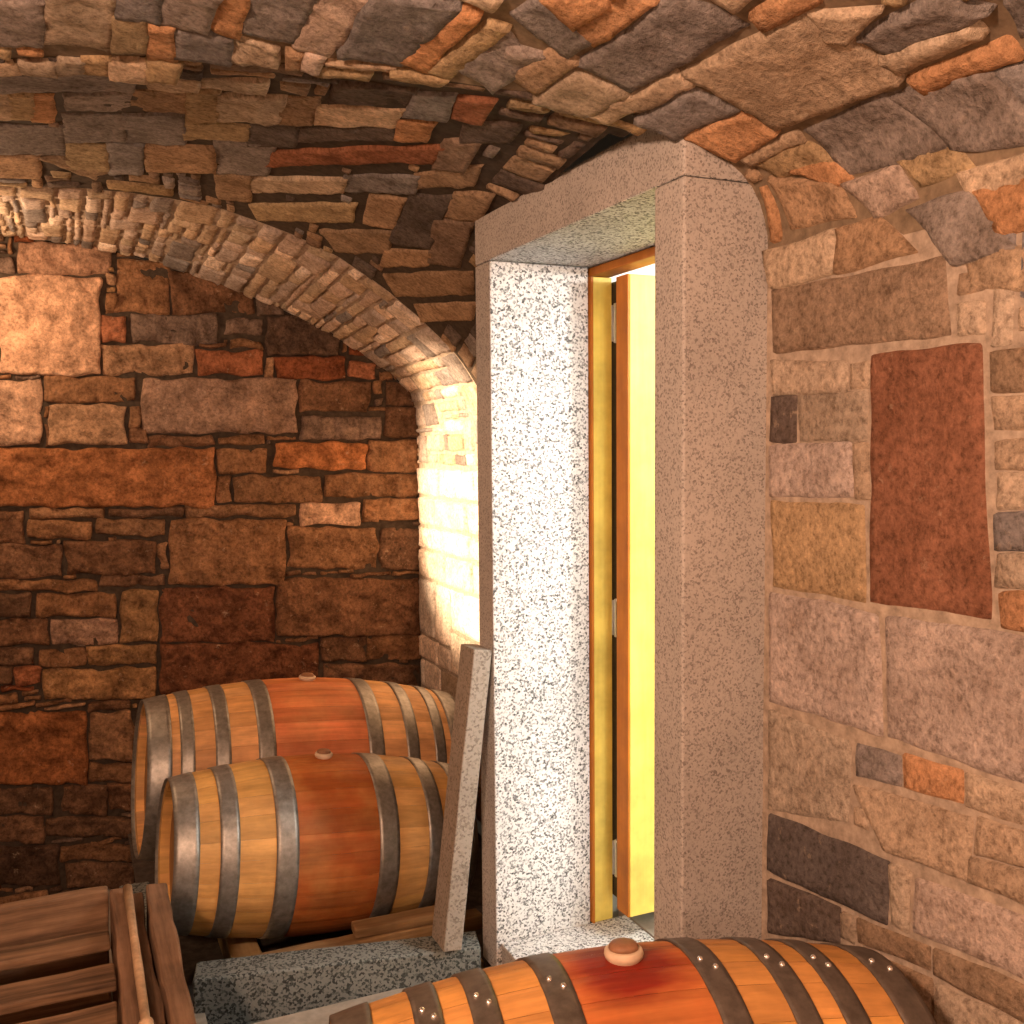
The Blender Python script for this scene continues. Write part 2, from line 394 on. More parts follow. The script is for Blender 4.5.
def oak_material(name, half, tone, stain, bung_x=0.0, spill=0.0):
    """oak staves: fine lengthwise grain, and the wine-red stain band between the two middle hoops"""
    m, nt, b, c = wood_material(name, tone, tuple(x*.62 for x in tone), 'X', .55, 'stave')
    tc = N(nt, 'ShaderNodeTexCoord'); sp = N(nt, 'ShaderNodeSeparateXYZ'); nt.links.new(tc.outputs['Object'], sp.inputs[0])
    ab = N(nt, 'ShaderNodeMath', operation='ABSOLUTE'); nt.links.new(sp.outputs[0], ab.inputs[0])
    dv = N(nt, 'ShaderNodeMath', operation='DIVIDE'); nt.links.new(ab.outputs[0], dv.inputs[0]); dv.inputs[1].default_value = half
    band = ramp(nt, dv.outputs[0], [(.98, (1, 1, 1)), (1.0, (0, 0, 0))])
    nz = noise_tex(nt, coords(nt), 8, 4, .6)
    f = mix(nt, 'MULTIPLY', 1.0, band, ramp(nt, nz.outputs['Fac'], [(.3, (.62,)*3), (.6, (1, 1, 1))]))
    c2 = mix(nt, 'MULTIPLY', f, c, stain)
    if spill:
        vl = N(nt, 'ShaderNodeVectorMath', operation='DISTANCE'); nt.links.new(tc.outputs['Object'], vl.inputs[0]); vl.inputs[1].default_value = (bung_x, -.015, spill)
        wob = N(nt, 'ShaderNodeMath', operation='MULTIPLY_ADD'); nt.links.new(noise_tex(nt, coords(nt, (6, 22, 22)), 1, 3, .6).outputs['Fac'], wob.inputs[0]); wob.inputs[1].default_value = -.12; nt.links.new(vl.outputs['Value'], wob.inputs[2])
        c2 = mix(nt, 'MULTIPLY', ramp(nt, wob.outputs[0], [(-.0, (1, 1, 1)), (.012, (.85,)*3), (.07, (0, 0, 0))]), c2, (.42, .12, .20))
    nt.links.new(c2, b.inputs['Base Color'])
    return m

# ------------------------------------------------------------------ object helpers
def link(name, me, m, parent=None, smooth=False):
    for x in (m if isinstance(m, (list, tuple)) else [m]): me.materials.append(x)
    o = bpy.data.objects.new(name, me); C.objects.link(o)
    if parent is not None: o.parent = parent
    if smooth:
        for p in me.polygons: p.use_smooth = True
    return o
def obj(name, bm, m, parent=None, smooth=False):
    bmesh.ops.recalc_face_normals(bm, faces=bm.faces)
    me = bpy.data.meshes.new(name); bm.to_mesh(me); bm.free(); return link(name, me, m, parent, smooth)
def empty(name, loc, rot=(0, 0, 0)):
    o = bpy.data.objects.new(name, None); C.objects.link(o); o.location = loc; o.rotation_euler = rot; o.empty_display_size = .1; return o
def tag(o, label, cat, group=None):
    o['label'] = label; o['category'] = cat
    if group: o['group'] = group
    return o
def struct(o, label=None):
    o['kind'] = 'structure'
    if label: o['label'] = label
    return o
def box(bm, a, b, bevel=0.0, seg=2, mat=None):
    """a box between two corners; optional 4x4 matrix"""
    r = bmesh.ops.create_cube(bm, size=1)
    vs = r['verts']; s = [b[i]-a[i] for i in range(3)]; c = [(a[i]+b[i])/2 for i in range(3)]
    for v in vs: v.co = Vector((v.co[i]*s[i]+c[i] for i in range(3)))
    if bevel:
        es = list({e for v in vs for e in v.link_edges})
        rr = bmesh.ops.bevel(bm, geom=es, offset=bevel, segments=seg, affect='EDGES', profile=.5)
        vs = list({v for f in rr['faces'] for v in f.verts} | {v for v in vs if v.is_valid})
    if mat is not None:
        for v in vs: v.co = mat @ v.co
    return vs
def box_obj(name, a, b, m, parent=None, bevel=.004, mat=None):
    bm = bmesh.new(); box(bm, a, b, bevel, 2, mat); return obj(name, bm, m, parent)
def rough_box(name, a, b, m, parent=None, step=.06, amp=.006, bevel=.01, seed=0.0, mat=None):
    """a timber or stone block whose faces are cut up and gently uneven"""
    bm = bmesh.new(); box(bm, a, b, bevel, 2)
    for ax in range(3):
        n = int((b[ax]-a[ax])/step)
        for i in range(1, n):
            no = [0, 0, 0]; no[ax] = 1; co = [0, 0, 0]; co[ax] = a[ax]+(b[ax]-a[ax])*i/n
            bmesh.ops.bisect_plane(bm, geom=bm.verts[:]+bm.edges[:]+bm.faces[:], plane_co=co, plane_no=no)
    for v in bm.verts:
        q = v.co*7+Vector((seed, seed*1.7, 0)); v.co += Vector((noise.noise(q), noise.noise(q+Vector((9, 0, 0))), noise.noise(q+Vector((0, 9, 0)))))*amp
        if mat is not None: v.co = mat @ v.co
    return obj(name, bm, m, parent)
def revolve_x(bm, prof, seg, a0=0.0, closed=False):
    """revolve (x, r) pairs about the X axis"""
    rings = []
    for x, r in prof: rings.append([bm.verts.new((x, r*math.sin(a0+2*PI*k/seg), r*math.cos(a0+2*PI*k/seg))) for k in range(seg)])
    pairs = list(zip(rings, rings[1:])) + ([(rings[-1], rings[0])] if closed else [])
    for A, B in pairs:
        for k in range(seg): bm.faces.new((A[k], A[(k+1) % seg], B[(k+1) % seg], B[k]))
    return rings
def lathe_z(bm, prof, seg=24, loc=(0, 0, 0)):
    rings = [[bm.verts.new((loc[0]+r*math.cos(2*PI*k/seg), loc[1]+r*math.sin(2*PI*k/seg), loc[2]+z)) for k in range(seg)] for r, z in prof]
    for A, B in zip(rings, rings[1:]):
        for k in range(seg): bm.faces.new((A[k], A[(k+1) % seg], B[(k+1) % seg], B[k]))
    bm.faces.new(rings[-1]); bm.faces.new(rings[0][::-1])

# ------------------------------------------------------------------ masonry
def stone_colour(c, rnd, tint):
    r, g, b = (x*y for x, y in zip(PAL[c], tint)); k = rnd.uniform(.84, 1.14); w = rnd.uniform(.95, 1.05)
    return (min(1, r*k*w), min(1, g*k), min(1, b*k/w))
def inside(px, py, q):
    n = False; j = 3
    for i in range(4):
        xi, yi, xj, yj = q[2*i], q[2*i+1], q[2*j], q[2*j+1]
        if (yi > py) != (yj > py) and px < (xj-xi)*(py-yi)/(yj-yi)+xi: n = not n
        j = i
    return n
def fill(dom, cell, hand, wr, hr, colours, seed, ok=lambda u, v: True, least=1):
    """courses of extra stones wherever the measured ones leave room"""
    rnd = random.Random(seed); u0, u1, v0, v1 = dom
    nu, nv = int((u1-u0)/cell), int((v1-v0)/cell)
    occ = [[not ok(u0+(i+.5)*cell, v0+(j+.5)*cell) for j in range(nv)] for i in range(nu)]
    for q in hand:
        xs, ys = q[0::2], q[1::2]
        for i in range(max(0, int((min(xs)-u0)/cell)-1), min(nu, int((max(xs)-u0)/cell)+2)):
            for j in range(max(0, int((min(ys)-v0)/cell)-1), min(nv, int((max(ys)-v0)/cell)+2)):
                if inside(u0+(i+.5)*cell, v0+(j+.5)*cell, q): occ[i][j] = True
    out = []
    for j in range(nv):
        for i in range(nu):
            if occ[i][j]: continue
            W, Hh = rnd.randint(*wr), rnd.randint(*hr); w = 0
            while w < W and i+w < nu and not occ[i+w][j]: w += 1
            h = 1
            while h < Hh and j+h < nv and not any(occ[i+k][j+h] for k in range(w)): h += 1
            for k in range(w):
                for l in range(h): occ[i+k][j+l] = True
            if min(w, h) < least: continue
            a, b, c, d = u0+i*cell-.003, u0+(i+w)*cell+.003, v0+j*cell-.003, v0+(j+h)*cell+.003
            out.append((rnd.choice(colours), [a, d, b, d, b, c, a, c]))
    return out
def masonry(name, S, stones, mat, mortar, base, gap, relief, rough, step, seed, skip=None, edge=.018, tint=(1, 1, 1), wander=.8, mud=.006):
    """one mesh: a mortar skin plus every stone as its own uneven, round-edged block standing proud of it"""
    rnd = random.Random(seed); V = []; F = []; COL = []; MI = []
    eps = .004
    def frame(u, v):
        p = Vector(S(u, v)); a = Vector(S(u+eps, v))-p; b = Vector(S(u, v+eps))-p
        n = a.cross(b); n.normalize()
        if (INWARD-p).dot(n) < 0: n = -n
        return p, n
    u0, u1, nu, v0f, v1f, nv = base
    idx = {}
    for i in range(nu+1):
        u = u0+(u1-u0)*i/nu; v0, v1 = v0f(u), v1f(u)
        for j in range(nv+1):
            v = v0+(v1-v0)*j/nv; p, n = frame(u, v)
            w = noise.noise(p*9)*mud
            if skip and skip(p): w = 0
            idx[i, j] = len(V); V.append(p+n*w); COL.append((.3, .25, .2))
    for i in range(nu):
        for j in range(nv):
            q = (idx[i, j], idx[i+1, j], idx[i+1, j+1], idx[i, j+1])
            if skip and any(skip(V[k]) for k in q): continue
            F.append(q); MI.append(1)
    for col, q in stones:
        P = [Vector((q[2*k], q[2*k+1], 0)) for k in range(4)]          # TL TR BR BL
        lu = max((P[1]-P[0]).length, (P[2]-P[3]).length); lv = max((P[3]-P[0]).length, (P[2]-P[1]).length)
        if lu < gap*2.2 or lv < gap*2.2: continue
        if skip and skip(Vector(S(*(sum(P, Vector())/4)[:2]))): continue
        a, b = max(4, int(lu/step)+2), max(4, int(lv/step)+2)
        c = stone_colour(col, rnd, tint); hgt = relief*rnd.uniform(.55, 1.3); sd = rnd.uniform(0, 100); tu, tv = rnd.uniform(-1, 1)*relief*.35, rnd.uniform(-1, 1)*relief*.35
        base_i = len(V); cr = min(.016, .25*min(lu, lv)); g = gap*rnd.uniform(.35, .75)
        for i in range(a+1):
            for j in range(b+1):
                x = i/a*lu; y = j/b*lv
                x = min(max(x, g), lu-g); y = min(max(y, g), lv-g)
                # rounded corners
                cx = min(max(x, g+cr), lu-g-cr); cy = min(max(y, g+cr), lv-g-cr)
                d = math.hypot(x-cx, y-cy)
                if d > cr: x = cx+(x-cx)*cr/d; y = cy+(y-cy)*cr/d
                e = min(x-g, lu-g-x, y-g, lv-g-y)
                border = i in (0, a) or j in (0, b)
                fu, fv = x/lu, y/lv
                uv = (P[0]*(1-fu)+P[1]*fu)*(1-fv)+(P[3]*(1-fu)+P[2]*fu)*fv
                jit = noise.noise_vector(Vector((uv.x*11, uv.y*11, sd)))*gap*wander
                uv = uv+Vector((jit.x, jit.y, 0))
                p, n = frame(uv.x, uv.y)
                if border: h = -.012
                else:
                    k = min(1, max(0, e)/edge); k = 1-(1-k)**2
                    w = Vector((uv.x, uv.y, sd))
                    h = hgt*(.35+.65*k)+tu*(fu-.5)*2+tv*(fv-.5)*2+rough*(noise.noise(w*14)*.9+noise.noise(w*37)*.6+noise.noise(w*90)*.25)
                V.append(p+n*h); COL.append(c)
        for i in range(a):
            for j in range(b):
                k = base_i+i*(b+1)+j; F.append((k, k+b+1, k+b+2, k+1)); MI.append(0)
    me = bpy.data.meshes.new(name); me.from_pydata([tuple(p) for p in V], [], F); me.update()
    at = me.color_attributes.new('stone', 'FLOAT_COLOR', 'POINT')
    at.data.foreach_set('color', [x for c in COL for x in (*c, 1.0)])
    me.polygons.foreach_set('material_index', MI)
    bm = bmesh.new(); bm.from_mesh(me); bm.normal_update()
    for f in bm.faces:                                       # faces look into the room
        f.smooth = True
    bm.to_mesh(me); bm.free()
    return link(name, me, [mat, mortar])
def parse(txt, grow): 
    r = []
    for ln in txt.strip().splitlines():
        w = ln.split(); q = [float(x) for x in w[1:]]; cu, cv = sum(q[0::2])/4, sum(q[1::2])/4
        r.append((w[0], [x+math.copysign(grow, x-(cv if i % 2 else cu)) for i, x in enumerate(q)]))
    return r
PAL = {'l': (.72, .59, .48), 't': (.46, .36, .26), 'p': (.46, .37, .31), 'g': (.24, .215, .20), 'd': (.13, .105, .09), 'n': (.22, .155, .11),
       'b': (.34, .235, .15), 'o': (.42, .225, .115), 'O': (.49, .275, .145), 'r': (.42, .22, .14), 'R': (.27, .12, .068), 'G': (.38, .28, .165),
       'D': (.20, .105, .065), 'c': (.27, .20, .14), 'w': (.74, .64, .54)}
INWARD = Vector((-.2, 1.5, -.5))
hand = {k: parse(v, g) for k, v, g in (('e', STONES_ENDWALL, .009), ('r', STONES_RIGHTWALL, .011), ('v', STONES_VAULT, .017), ('l', STONES_LOFT, .021))}
# end wall under the far arch
arch_z = {}
def under_arch(u, v): 
    a = abs(u-T0)
    pts = ARCH3
    for (x0, z0), (x1, z1) in zip(pts, pts[1:]):
        if x0-T0 <= a <= x1-T0: return v < z0+(z1-z0)*(a-(x0-T0))/max(1e-6, x1-x0)+.02
    return False
HS = [q for c, q in hand['e']]
st = hand['e']+fill((-.95, 1.68, -2.06, .95), .027, HS, (3, 11), (1, 4), 'bnnbgtdbRG', 3, under_arch)
def top3(u):
    a = abs(u-T0)
    for (x0, z0), (x1, z1) in zip(ARCH3, ARCH3[1:]):
        if x0-T0 <= a <= x1-T0: return z0+(z1-z0)*(a-(x0-T0))/max(1e-6, x1-x0)
    return -.1
struct(masonry('wall_end', endwall, st, M_end, M_darkmortar, (2*T0-1.66, 1.66, 90, lambda u: -2.1, top3, 60), .010, .024, .024, .013, 5, tint=(.70, .55, .455), wander=1.7, edge=.012), 'rough brown stone end wall behind the two rear barrels')
# right wall
st = hand['r']+fill((.55, 1.75, -1.64, .36), .024, [q for c, q in hand['r']], (4, 11), (2, 5), 'ttpbtg', 4, least=2)
struct(masonry('wall_right', rightwall, st, M_right, M_palemortar, (-2.5, 1.75, 60, lambda u: -1.64, lambda u: .37, 30), .007, .008, .003, .016, 6, tint=(.93, .96, 1.02), mud=.001), 'pinkish dressed stone wall right of the granite doorway')
# main vault up to the groin
sg = lambda u: s_groin(PROFILE.at(u)[0])
def in_vault(u, v): return v < sg(u)-.012
st = hand['v']+fill((0, 2.6, .45, 2.8), .022, [q for c, q in hand['v']], (2, 6), (4, 12), 'ttgbpGOtg', 8, in_vault, least=2)
struct(masonry('ceiling', vault, st, M_vault, M_wallbase, (0, PROFILE.L, 110, lambda u: -2.5, sg, 60), .009, .014, .007, .018, 9), 'stone vault overhead')
# web between the groin and the far arch
def hole(p): return p.x > 1.12 and 1.70 < p.y < 2.92 and p.z < .655
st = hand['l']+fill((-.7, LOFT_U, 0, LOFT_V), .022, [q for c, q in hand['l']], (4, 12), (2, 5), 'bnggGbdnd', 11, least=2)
struct(masonry('ceiling.001', loft, st, M_vault, M_darkmortar, (-LOFT_U, LOFT_U, 140, lambda u: 0, lambda u: LOFT_V, 40), .008, .010, .006, .018, 12, hole), 'low shadowed stone vault between the ceiling edge and the far arch')
# far arch soffit and pier
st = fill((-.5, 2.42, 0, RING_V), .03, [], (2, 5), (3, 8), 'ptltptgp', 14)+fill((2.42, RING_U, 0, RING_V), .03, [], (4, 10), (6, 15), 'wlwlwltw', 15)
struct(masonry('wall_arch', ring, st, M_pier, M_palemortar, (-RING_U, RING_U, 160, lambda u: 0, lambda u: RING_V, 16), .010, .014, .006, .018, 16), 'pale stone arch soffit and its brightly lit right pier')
# plain walls that close the room
def quad_wall(name, pts, m):
    bm = bmesh.new(); bm.faces.new([bm.verts.new(p) for p in pts]); return struct(obj(name, bm, m))
quad_wall('wall_left', [(-2.07, -2.5, -1.72), (-2.07, 1.75, -1.72), (-2.07, 1.75, .37), (-2.07, -2.5, .37)], M_wallbase)
quad_wall('wall_left.001', [(-2.07, 1.75, -1.72), (-2.36, 3.96, -1.72), (-2.36, 3.96, .2), (-2.07, 1.75, .37)], M_wallbase)
quad_wall('wall_right.001', [(1.52, 2.86, -1.72), (1.66, 3.96, -1.72), (1.66, 3.96, .2), (1.52, 2.86, .45)], M_wallbase)
bm = bmesh.new(); bm.faces.new([bm.verts.new((t, -2.5, z)) for t, z in [(1.37, -1.72), (-2.07, -1.72)]+[p for p in reversed(PROFILE.p[::6])]]); struct(obj('wall_back', bm, M_wallbase))

# ------------------------------------------------------------------ floor
BX0, BX1, BY0 = .33, 1.66, 2.95
bm = bmesh.new()
def patch(x0, y0, x1, y1, z): bm.faces.new([bm.verts.new(p) for p in ((x0, y0, z), (x1, y0, z), (x1, y1, z), (x0, y1, z))])
patch(-2.4, -2.5, 3.4, 2.80, -1.64); patch(-2.4, 2.80, BX0-.02, 2.96, -1.64); patch(-2.4, 2.94, BX0-.02, S_END+.02, -2.06)
struct(obj('floor', bm, M_floor))
bm = bmesh.new(); n = 40
for i in range(n+1):
    for j in range(n+1):
        x = .2+(1.68-.2)*i/n; y = 2.75+(S_END+.02-2.75)*j/n; bm.verts.new((x, y, -1.80+.008*noise.noise(Vector((x*9, y*9, 0)))))
bm.verts.ensure_lookup_table()
for i in range(n):
    for j in range(n): k = i*(n+1)+j; bm.faces.new([bm.verts[q] for q in (k, k+n+1, k+n+2, k+1)])
struct(obj('floor.001', bm, M_earth), 'dark sunken earth floor under the barrels')
# granite kerb round the sunken floor
def yaw(o, a): return Matrix.Translation(o) @ Matrix.Rotation(a, 4, 'Z')
ka = math.atan2(2.745-2.92, 1.11-.28)
o = rough_box('granite_kerb', (0, 0, -.18), (.845, .11, .10), M_kerb, None, .08, .003, .006, 3); o.location = (.28, 2.92, -1.64); o.rotation_euler = (0, 0, ka)
tag(o, 'dark speckled granite kerb on the floor, running in front of the near barrel', 'kerb', 'granite kerb stones')
o = rough_box('granite_kerb', (-.05, .10, -.43), (.05, .76, .10), M_kerb, None, .12, .003, .006, 5); o.location = (.168, 2.92, -1.64)
tag(o, 'granite kerb running back beside the crate, left of the near barrel', 'kerb', 'granite kerb stones')

# ------------------------------------------------------------------ granite doorway
d = empty('trim_1', (1.16, 2.3, -1.64)); struct(d, 'tall granite door surround standing out of the right wall')
def W(p): return (p[0]-1.16, p[1]-2.3, p[2]+1.64)
def gbox(name, a, b, cut):
    o = box_obj(name, W(a), W(b), [M_granite, M_granite_cut], d, .005)
    for p in o.data.polygons: p.material_index = int(p.normal.dot(Vector(cut)) > .9)   # the sawn face towards the opening
    return o
gbox('jamb', (1.16, 2.752, -1.64), (1.49, 2.868, .534), (0, -1, 0))
gbox('jamb', (1.16, 1.738, -1.64), (1.49, 1.85, .534), (0, 1, 0))
gbox('lintel', (1.16, 1.738, .536), (1.52, 2.868, .672), (0, 0, -1))
gbox('threshold', (1.175, 1.851, -1.64), (1.62, 2.751, -1.545), (0, 0, 1))
# door set at the back of the reveal
d = empty('door_1', (1.55, 2.66, -1.54)); struct(d, 'yellow pine door opened away behind the granite surround')
def W2(a): return (a[0]-1.55, a[1]-2.66, a[2]+1.54)
def dbox(name, a, b, m, parent=d, bevel=.003): return box_obj(name, W2(a), W2(b), m, parent, bevel)
fr = dbox('door_frame', (1.499, 2.741, -1.543), (1.566, 2.80, .505), M_yellow)
dbox('frame_edge', (1.492, 2.738, -1.543), (1.4985, 2.80, .505), M_pine_shaded, fr, 0)
dbox('frame_head', (1.495, 1.86, .507), (1.566, 2.80, .533), M_pine_shaded)
dbox('frame_post', (1.499, 1.80, -1.543), (1.566, 1.852, .505), M_yellow)
lf = dbox('door_leaf', (1.5375, 2.585, -1.465), (2.36, 2.655, .492), M_yellow)
dbox('leaf_edge', (1.531, 2.586, -1.465), (1.537, 2.654, .492), M_pine_shaded, lf, .001)
dbox('gap_shade_strip', (1.5675, 2.665, -1.465), (1.60, 2.80, .492), M_black)  # black block stands in for the shade in the gap beside the leaf
for z in (.36, -.55, -1.32):
    h = empty('hinge', W2((1.553, 2.690, z))); h.parent = d; 
    bm = bmesh.new(); lathe_z(bm, [(.007, -.06), (.009, -.058), (.009, .058), (.007, .06)], 12); obj('hinge_pin', bm, M_hinge, h, True)
    bm = bmesh.new(); box(bm, (-.012, -.014, -.055), (.002, -.0095, .055)); box(bm, (-.012, .0095, -.055), (.002, .0115, .055)); obj('hinge_plate', bm, M_hinge, h)
# bright passage beyond the door
def shell(name, a, b, m): return struct(box_obj(name, a, b, m, None, 0))
shell('wall_passage', (3.2, .6, -1.60), (3.3, 3.6, 1.0), M_plaster)
shell('wall_passage.001', (1.62, 3.2, -1.60), (3.2, 3.3, 1.0), M_plaster)
shell('wall_passage.002', (1.62, .6, -1.60), (3.2, .7, 1.0), M_plaster)
shell('wall_passage.003', (1.565, .7, -1.60), (1.62, 1.80, 1.0), M_plaster)
shell('wall_passage.004', (1.57, 2.81, -1.60), (1.65, 3.2, 1.0), M_plaster)
shell('wall_passage.005', (1.53, 1.85, .54), (1.62, 2.80, 1.0), M_plaster)
shell('ceiling.002', (1.56, .6, 1.0), (3.3, 3.3, 1.05), M_plaster)
shell('floor.002', (1.625, .6, -1.62), (3.3, 3.3, -1.545), M_floor)

# ------------------------------------------------------------------ barrels
def barrel(label, loc, rot, L, rb, rh, hoops, hoop_m, oak, bung_r, rivets, seed, group='wine barrels lying on their sides'):
    rnd = random.Random(seed)
    t = empty('wine_barrel', loc, rot); tag(t, label, 'barrel', group)
    rad = lambda x: rb-(rb-rh)*(abs(2*x/L)**1.9)
    bm = bmesh.new(); ly = bm.loops.layers.float_color.new('stave'); ns = 28; sub = 4; nx = 24
    widths = [rnd.uniform(.75, 1.25) for _ in range(ns)]; tot = sum(widths); a = -.5*widths[0]/tot*2*PI
    th = .024
    for w in widths:
        da = w/tot*2*PI; k = rnd.uniform(.82, 1.14); colr = (k, k*rnd.uniform(.95, 1.03), k*rnd.uniform(.88, 1.06), 1)
        G = []
        for i in range(nx+1):
            x = -L/2+L*i/nx; row = []
            for j in range(sub+1):
                f = j/sub; ang = a+da*(.005+.99*f); groove = .0012 if j in (0, sub) else 0
                r = rad(x)-groove; row.append(bm.verts.new((x, r*math.sin(ang), r*math.cos(ang))))
            G.append(row)
        I = []
        for i in (0, nx):                                     # inner lip of the chime
            x = -L/2+L*i/nx; sgn = 1 if i == 0 else -1
            for dx, rr in ((.004, th*.85), (.05, th)):
                I.append([bm.verts.new((x+sgn*dx, (rad(x)-rr)*math.sin(a+da*j/sub), (rad(x)-rr)*math.cos(a+da*j/sub))) for j in range(sub+1)])
        strips = list(zip(G, G[1:]))+[(I[0], G[0]), (I[1], I[0]), (G[nx], I[2]), (I[2], I[3])]
        for A, B in strips:
            for j in range(sub):
                f = bm.faces.new((A[j], B[j], B[j+1], A[j+1]))
                for l in f.loops: l[ly] = colr
        a += da
    st = obj('staves', bm, oak, t)
    for s in (-1, 1):                                         # head boards, set back behind the chime
        bm = bmesh.new(); ly = bm.loops.layers.float_color.new('stave'); R_ = rh-th+.001; nb = 7; y = -R_
        for b_ in range(nb):
            y2 = -R_+2*R_*(b_+1)/nb; k = rnd.uniform(.85, 1.1); steps = 6; up = []; dn = []
            for q in range(steps+1):
                yy = y+.001+(y2-y-.002)*q/steps; zz = math.sqrt(max(0, R_*R_-yy*yy)); up.append((yy, zz)); dn.append((yy, -zz))
            x = s*(L/2-.035)
            ring_ = up+dn[::-1]
            fr_ = [bm.verts.new((x, p[0], p[1])) for p in ring_]; bk = [bm.verts.new((x-s*.02, p[0], p[1])) for p in ring_]
            fs = [bm.faces.new(fr_), bm.faces.new(bk[::-1])]+[bm.faces.new((fr_[i], fr_[i-1], bk[i-1], bk[i])) for i in range(len(ring_))]
            for f in fs:
                for l in f.loops: l[ly] = (k, k, k, 1)
            y = y2
        bmesh.ops.remove_doubles(bm, verts=bm.verts, dist=1e-5)
        obj('head', bm, oak_plain, t)
    for hi, (x0, x1) in enumerate(hoops):
        bm = bmesh.new(); n = 5; prof = [(x0+(x1-x0)*i/n, rad(x0+(x1-x0)*i/n)+.0035) for i in range(n+1)]
        prof += [(x, rad(x)-.001) for x in (x1, x0)]
        revolve_x(bm, prof, 72, closed=True)
        h = obj('hoop', bm, hoop_m, t, True)
        if rivets:
            for q, (fx, ang) in enumerate(((.32, rivets), (.68, rivets-.085))):
                x = x0+(x1-x0)*fx; r = rad(x)+.0035; bm = bmesh.new()
                bmesh.ops.create_uvsphere(bm, u_segments=12, v_segments=6, radius=.0055)
                for v in bm.verts: v.co = Vector((v.co.x+x, v.co.y+r*math.sin(ang), v.co.z+r*math.cos(ang)))
                obj('rivet', bm, M_rivet, h, True)
    if bung_r:
        z0 = rb
        bm = bmesh.new(); b = bung_r
        lathe_z(bm, [(b*.6, -.02), (b*.80, -.004), (b*.98, .002), (b*1.04, .008), (b*1.0, .014), (b*.90, .017), (b*.84, .015), (b*.80, .016)], 28, (0, 0, z0))
        bg = obj('bung', bm, M_bung, t, True)
        bm = bmesh.new(); lathe_z(bm, [(b*.79, .0145), (b*.77, .021), (b*.66, .025), (b*.3, .0265)], 24, (0, 0, z0)); obj('bung_top', bm, M_bung_dark, bg, True)
    return t
def pairs(L, spec):
    r = []
    for c, w in spec: r += [(-c*L/2-w/2, -c*L/2+w/2), (c*L/2-w/2, c*L/2+w/2)]
    return r
oak_plain = wood_material('oak_head', (.46, .25, .10), (.28, .14, .05), 'Z', .6, 'stave')[0]
OAK = (.80, .45, .19)
OAKD = (.66, .375, .125)
L1, L2, L3 = 1.25, 1.0, .93
oak1 = oak_material('oak_rear_barrel', .225, OAK, (.90, .54, .52))
oak2 = oak_material('oak_near_barrel', .155, OAKD, (.68, .34, .24))
oak3 = oak_material('oak_front_barrel', .125, (.74, .37, .11), (.98, .62, .58), 0, .28)
barrel('large oak wine barrel lying farthest back, nearest the rough stone end wall', (.852, 4.10, -1.352), (0, .09, .02), L1, .375, .30,
       pairs(L1, [(.955, .085), (.80, .05), (.60, .055), (.345, .065)]), M_hoop, oak1, .034, 0, 21)
barrel('smaller oak wine barrel with a dark red middle band, lying just behind the granite kerb', (.755, 3.40, -1.39), (0, .10, .02), L2, .30, .24,
       pairs(L2, [(.945, .075), (.69, .058), (.34, .07)]), M_hoop, oak2, .030, 0, 22)
barrel('foreground wine barrel below the doorway, with riveted hoops and a purple-stained bung hole', (.79, 1.33, -1.113), (-.10, 0, -.2), L3, .28, .225,
       pairs(L3, [(.94, .06), (.70, .042), (.52, .042), (.27, .046)]), M_hoop_dark, oak3, .031, -.12, 23)
# what carries them
def plank(name, label, a, b, m, seed, group=None, rot=0.0, cat='beam'):
    c = [(a[i]+b[i])/2 for i in range(3)]; h = [(b[i]-a[i])/2 for i in range(3)]
    o = rough_box(name, [-x for x in h], h, m, None, .07, .004, .006, seed); o.location = c; o.rotation_euler = (0, 0, rot)
    return tag(o, label, cat, group)
plank('wooden_bearer', 'pale timber bearer end poking out under the left of the near barrel', (.44, 3.02, -1.80), (.54, 4.5, -1.693), M_block, 1, 'timber bearers under the rear barrels')
plank('wooden_bearer', 'dark timber bearer under the right end of the two rear barrels', (1.13, 3.02, -1.80), (1.23, 4.5, -1.745), M_block, 2, 'timber bearers under the rear barrels')
plank('wooden_beam', 'long brown timber lying along the front of the near barrel', (.47, 3.055, -1.652), (1.24, 3.115, -1.60), M_beam, 3)
plank('wooden_wedge', 'short brown wedge board on the timber below the near barrel', (.80, 3.06, -1.597), (1.17, 3.125, -1.565), M_beam, 4, None, -.03, 'wedge')
# trestle under the foreground barrel
tr = empty('barrel_rack', (.80, 1.33, -1.64), (0, 0, -.2)); tag(tr, 'timber rack standing under the foreground barrel', 'rack')
for x in (-.27, .27):
    for s in (-1, 1): box_obj('leg', (x-.03, s*.09-.03, 0), (x+.03, s*.09+.03, .20), M_oldy, tr)
    box_obj('crosspiece', (x-.03, -.20, .12), (x+.03, .20, .17), M_oldy, tr)
for s in (-1, 1): box_obj('rail', (-.36, s*.09-.022, .2005), (.36, s*.09+.022, .250), M_old, tr)

# leaning slab
sl = rough_box('granite_slab', (-.03, -.05, 0), (.03, .06, .92), M_slab, None, .08, .002, .004, 8)
sl.location = (1.015, 2.80, -1.536); sl.rotation_euler = (0, math.radians(6.9), 0)
tag(sl, 'narrow granite strip leaning against the left side of the doorway', 'slab')

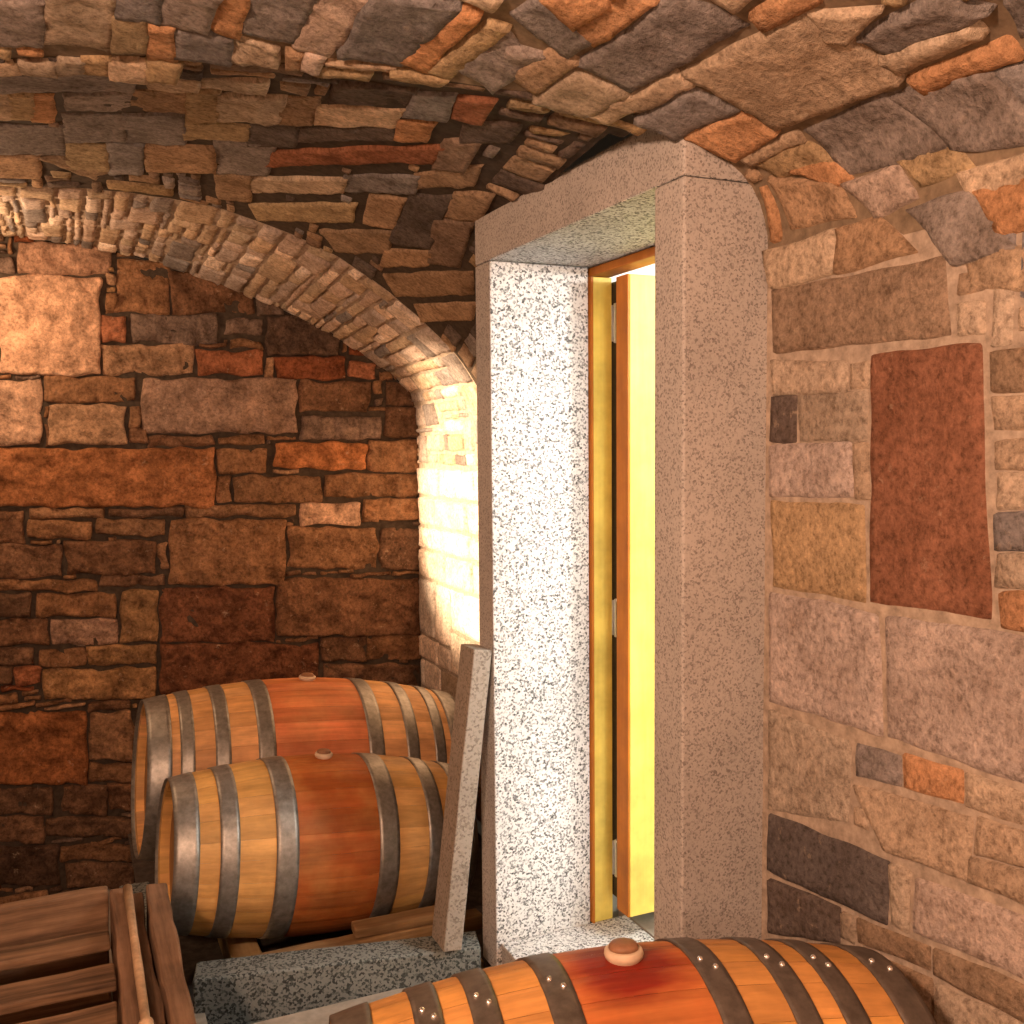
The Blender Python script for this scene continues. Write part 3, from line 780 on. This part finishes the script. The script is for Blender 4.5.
# old timber crate, lower left
cr = empty('wooden_crate', (-.2, 2.5, -1.64)); tag(cr, 'old brown timber crate with cross boards and a round rod, lower left of the barrels', 'crate')
for (x0, x1, h0, h1) in ((.268, .312, .0, .415), (.318, .352, .0, .385), (.358, .415, .0, .41), (-.56, -.48, .0, .42)):
    rough_box('side_rail', (x0, -.62, h0), (x1, .42, h1), M_oldy, cr, .06, .010, .008, x0*9)
for y0, y1, z0, z1 in ((.385, .42, .0, .425), (.215, .30, .335, .36), (.02, .12, .325, .352), (-.19, -.08, .33, .355), (-.41, -.30, .32, .345), (-.60, -.51, .32, .345)):
    rough_box('cross_board', (-.475, y0, z0), (.262, y1, z1), M_old, cr, .05, .006, .006, y0*13)
rough_box('base_board', (-.475, -.6, .10), (.262, .40, .14), M_old, cr, .1, .006, .008, 3)
rough_box('end_post', (-.165, .13, .34), (-.10, .22, .45), M_oldy, cr, .05, .006, .008, 4)
bm = bmesh.new(); n = 14
for i in range(n):
    pass
revolve_x(bm, [(-.62, .0001), (-.62, .012), (-.34, .012), (-.335, .016), (-.32, .016), (-.315, .010), (-.1, .011), (.1, .010), (.36, .012), (.36, .0001)], 14)
rod = obj('rod', bm, M_rod, cr, True); rod.rotation_euler = (0, -.02, PI/2); rod.location = (.312, 0, .425)

# ------------------------------------------------------------------ light
def lamp(kind, name, loc, energy, col, **kw):
    l = bpy.data.lights.new(name, kind); l.energy = energy; l.color = col
    for k, v in kw.items(): setattr(l, k, v)
    o = bpy.data.objects.new(name, l); C.objects.link(o); o.location = loc; return o
def aim(o, to): o.rotation_euler = (Vector(to)-o.location).to_track_quat('-Z', 'Y').to_euler()
WARM = (1, .60, .40)
lamp('POINT', 'cellar_lamp', (-.8, .15, .60), 265, WARM, shadow_soft_size=.10)
lamp('POINT', 'room_fill_light', (.2, -1.2, .15), 60, WARM, shadow_soft_size=.15)  # added fill behind the camera, lifts the lower part of the room
a = lamp('SPOT', 'arch_spot', (-1.3, 4.38, .1), 2000, (1, .68, .42), shadow_soft_size=.05, spot_size=math.radians(30), spot_blend=.6); aim(a, (1.66, 4.20, -.25))
lamp('POINT', 'arch_lamp', (-.50, 4.30, .62), 30, (1, .62, .36), shadow_soft_size=.06)
a = lamp('AREA', 'jamb_fill_light', (1.40, 1.86, -.5), 1.5, (.93, 1, 1), shape='RECTANGLE', size=.27, size_y=1.9); aim(a, (1.36, 2.7, -.5)); a.data.spread = math.radians(48)  # unseen light added behind the right jamb to brighten the left reveal
lamp('POINT', 'passage_lamp', (2.3, 1.4, .5), 85, (1, .98, .92), shadow_soft_size=.1)
w = bpy.data.worlds.new('world'); bpy.context.scene.world = w; w.use_nodes = True
w.node_tree.nodes['Background'].inputs[0].default_value = (1, .7, .45, 1); w.node_tree.nodes['Background'].inputs[1].default_value = .02

# ------------------------------------------------------------------ camera
cam = bpy.data.cameras.new('camera'); cam.sensor_width = 36; cam.lens = 36*1000/1024; cam.clip_start = .05
co = bpy.data.objects.new('camera', cam); C.objects.link(co)
co.matrix_world = Matrix.Rotation(math.radians(-24), 4, 'Z') @ Matrix.Rotation(PI/2+math.radians(-4.0), 4, 'X') @ Matrix.Rotation(math.radians(-.5), 4, 'Z')
sc = bpy.context.scene; sc.camera = co
sc.view_settings.view_transform = 'Standard'; sc.view_settings.look = 'None'; sc.view_settings.gamma = 1; sc.view_settings.use_curve_mapping = False
sc.view_settings.exposure = 0.0
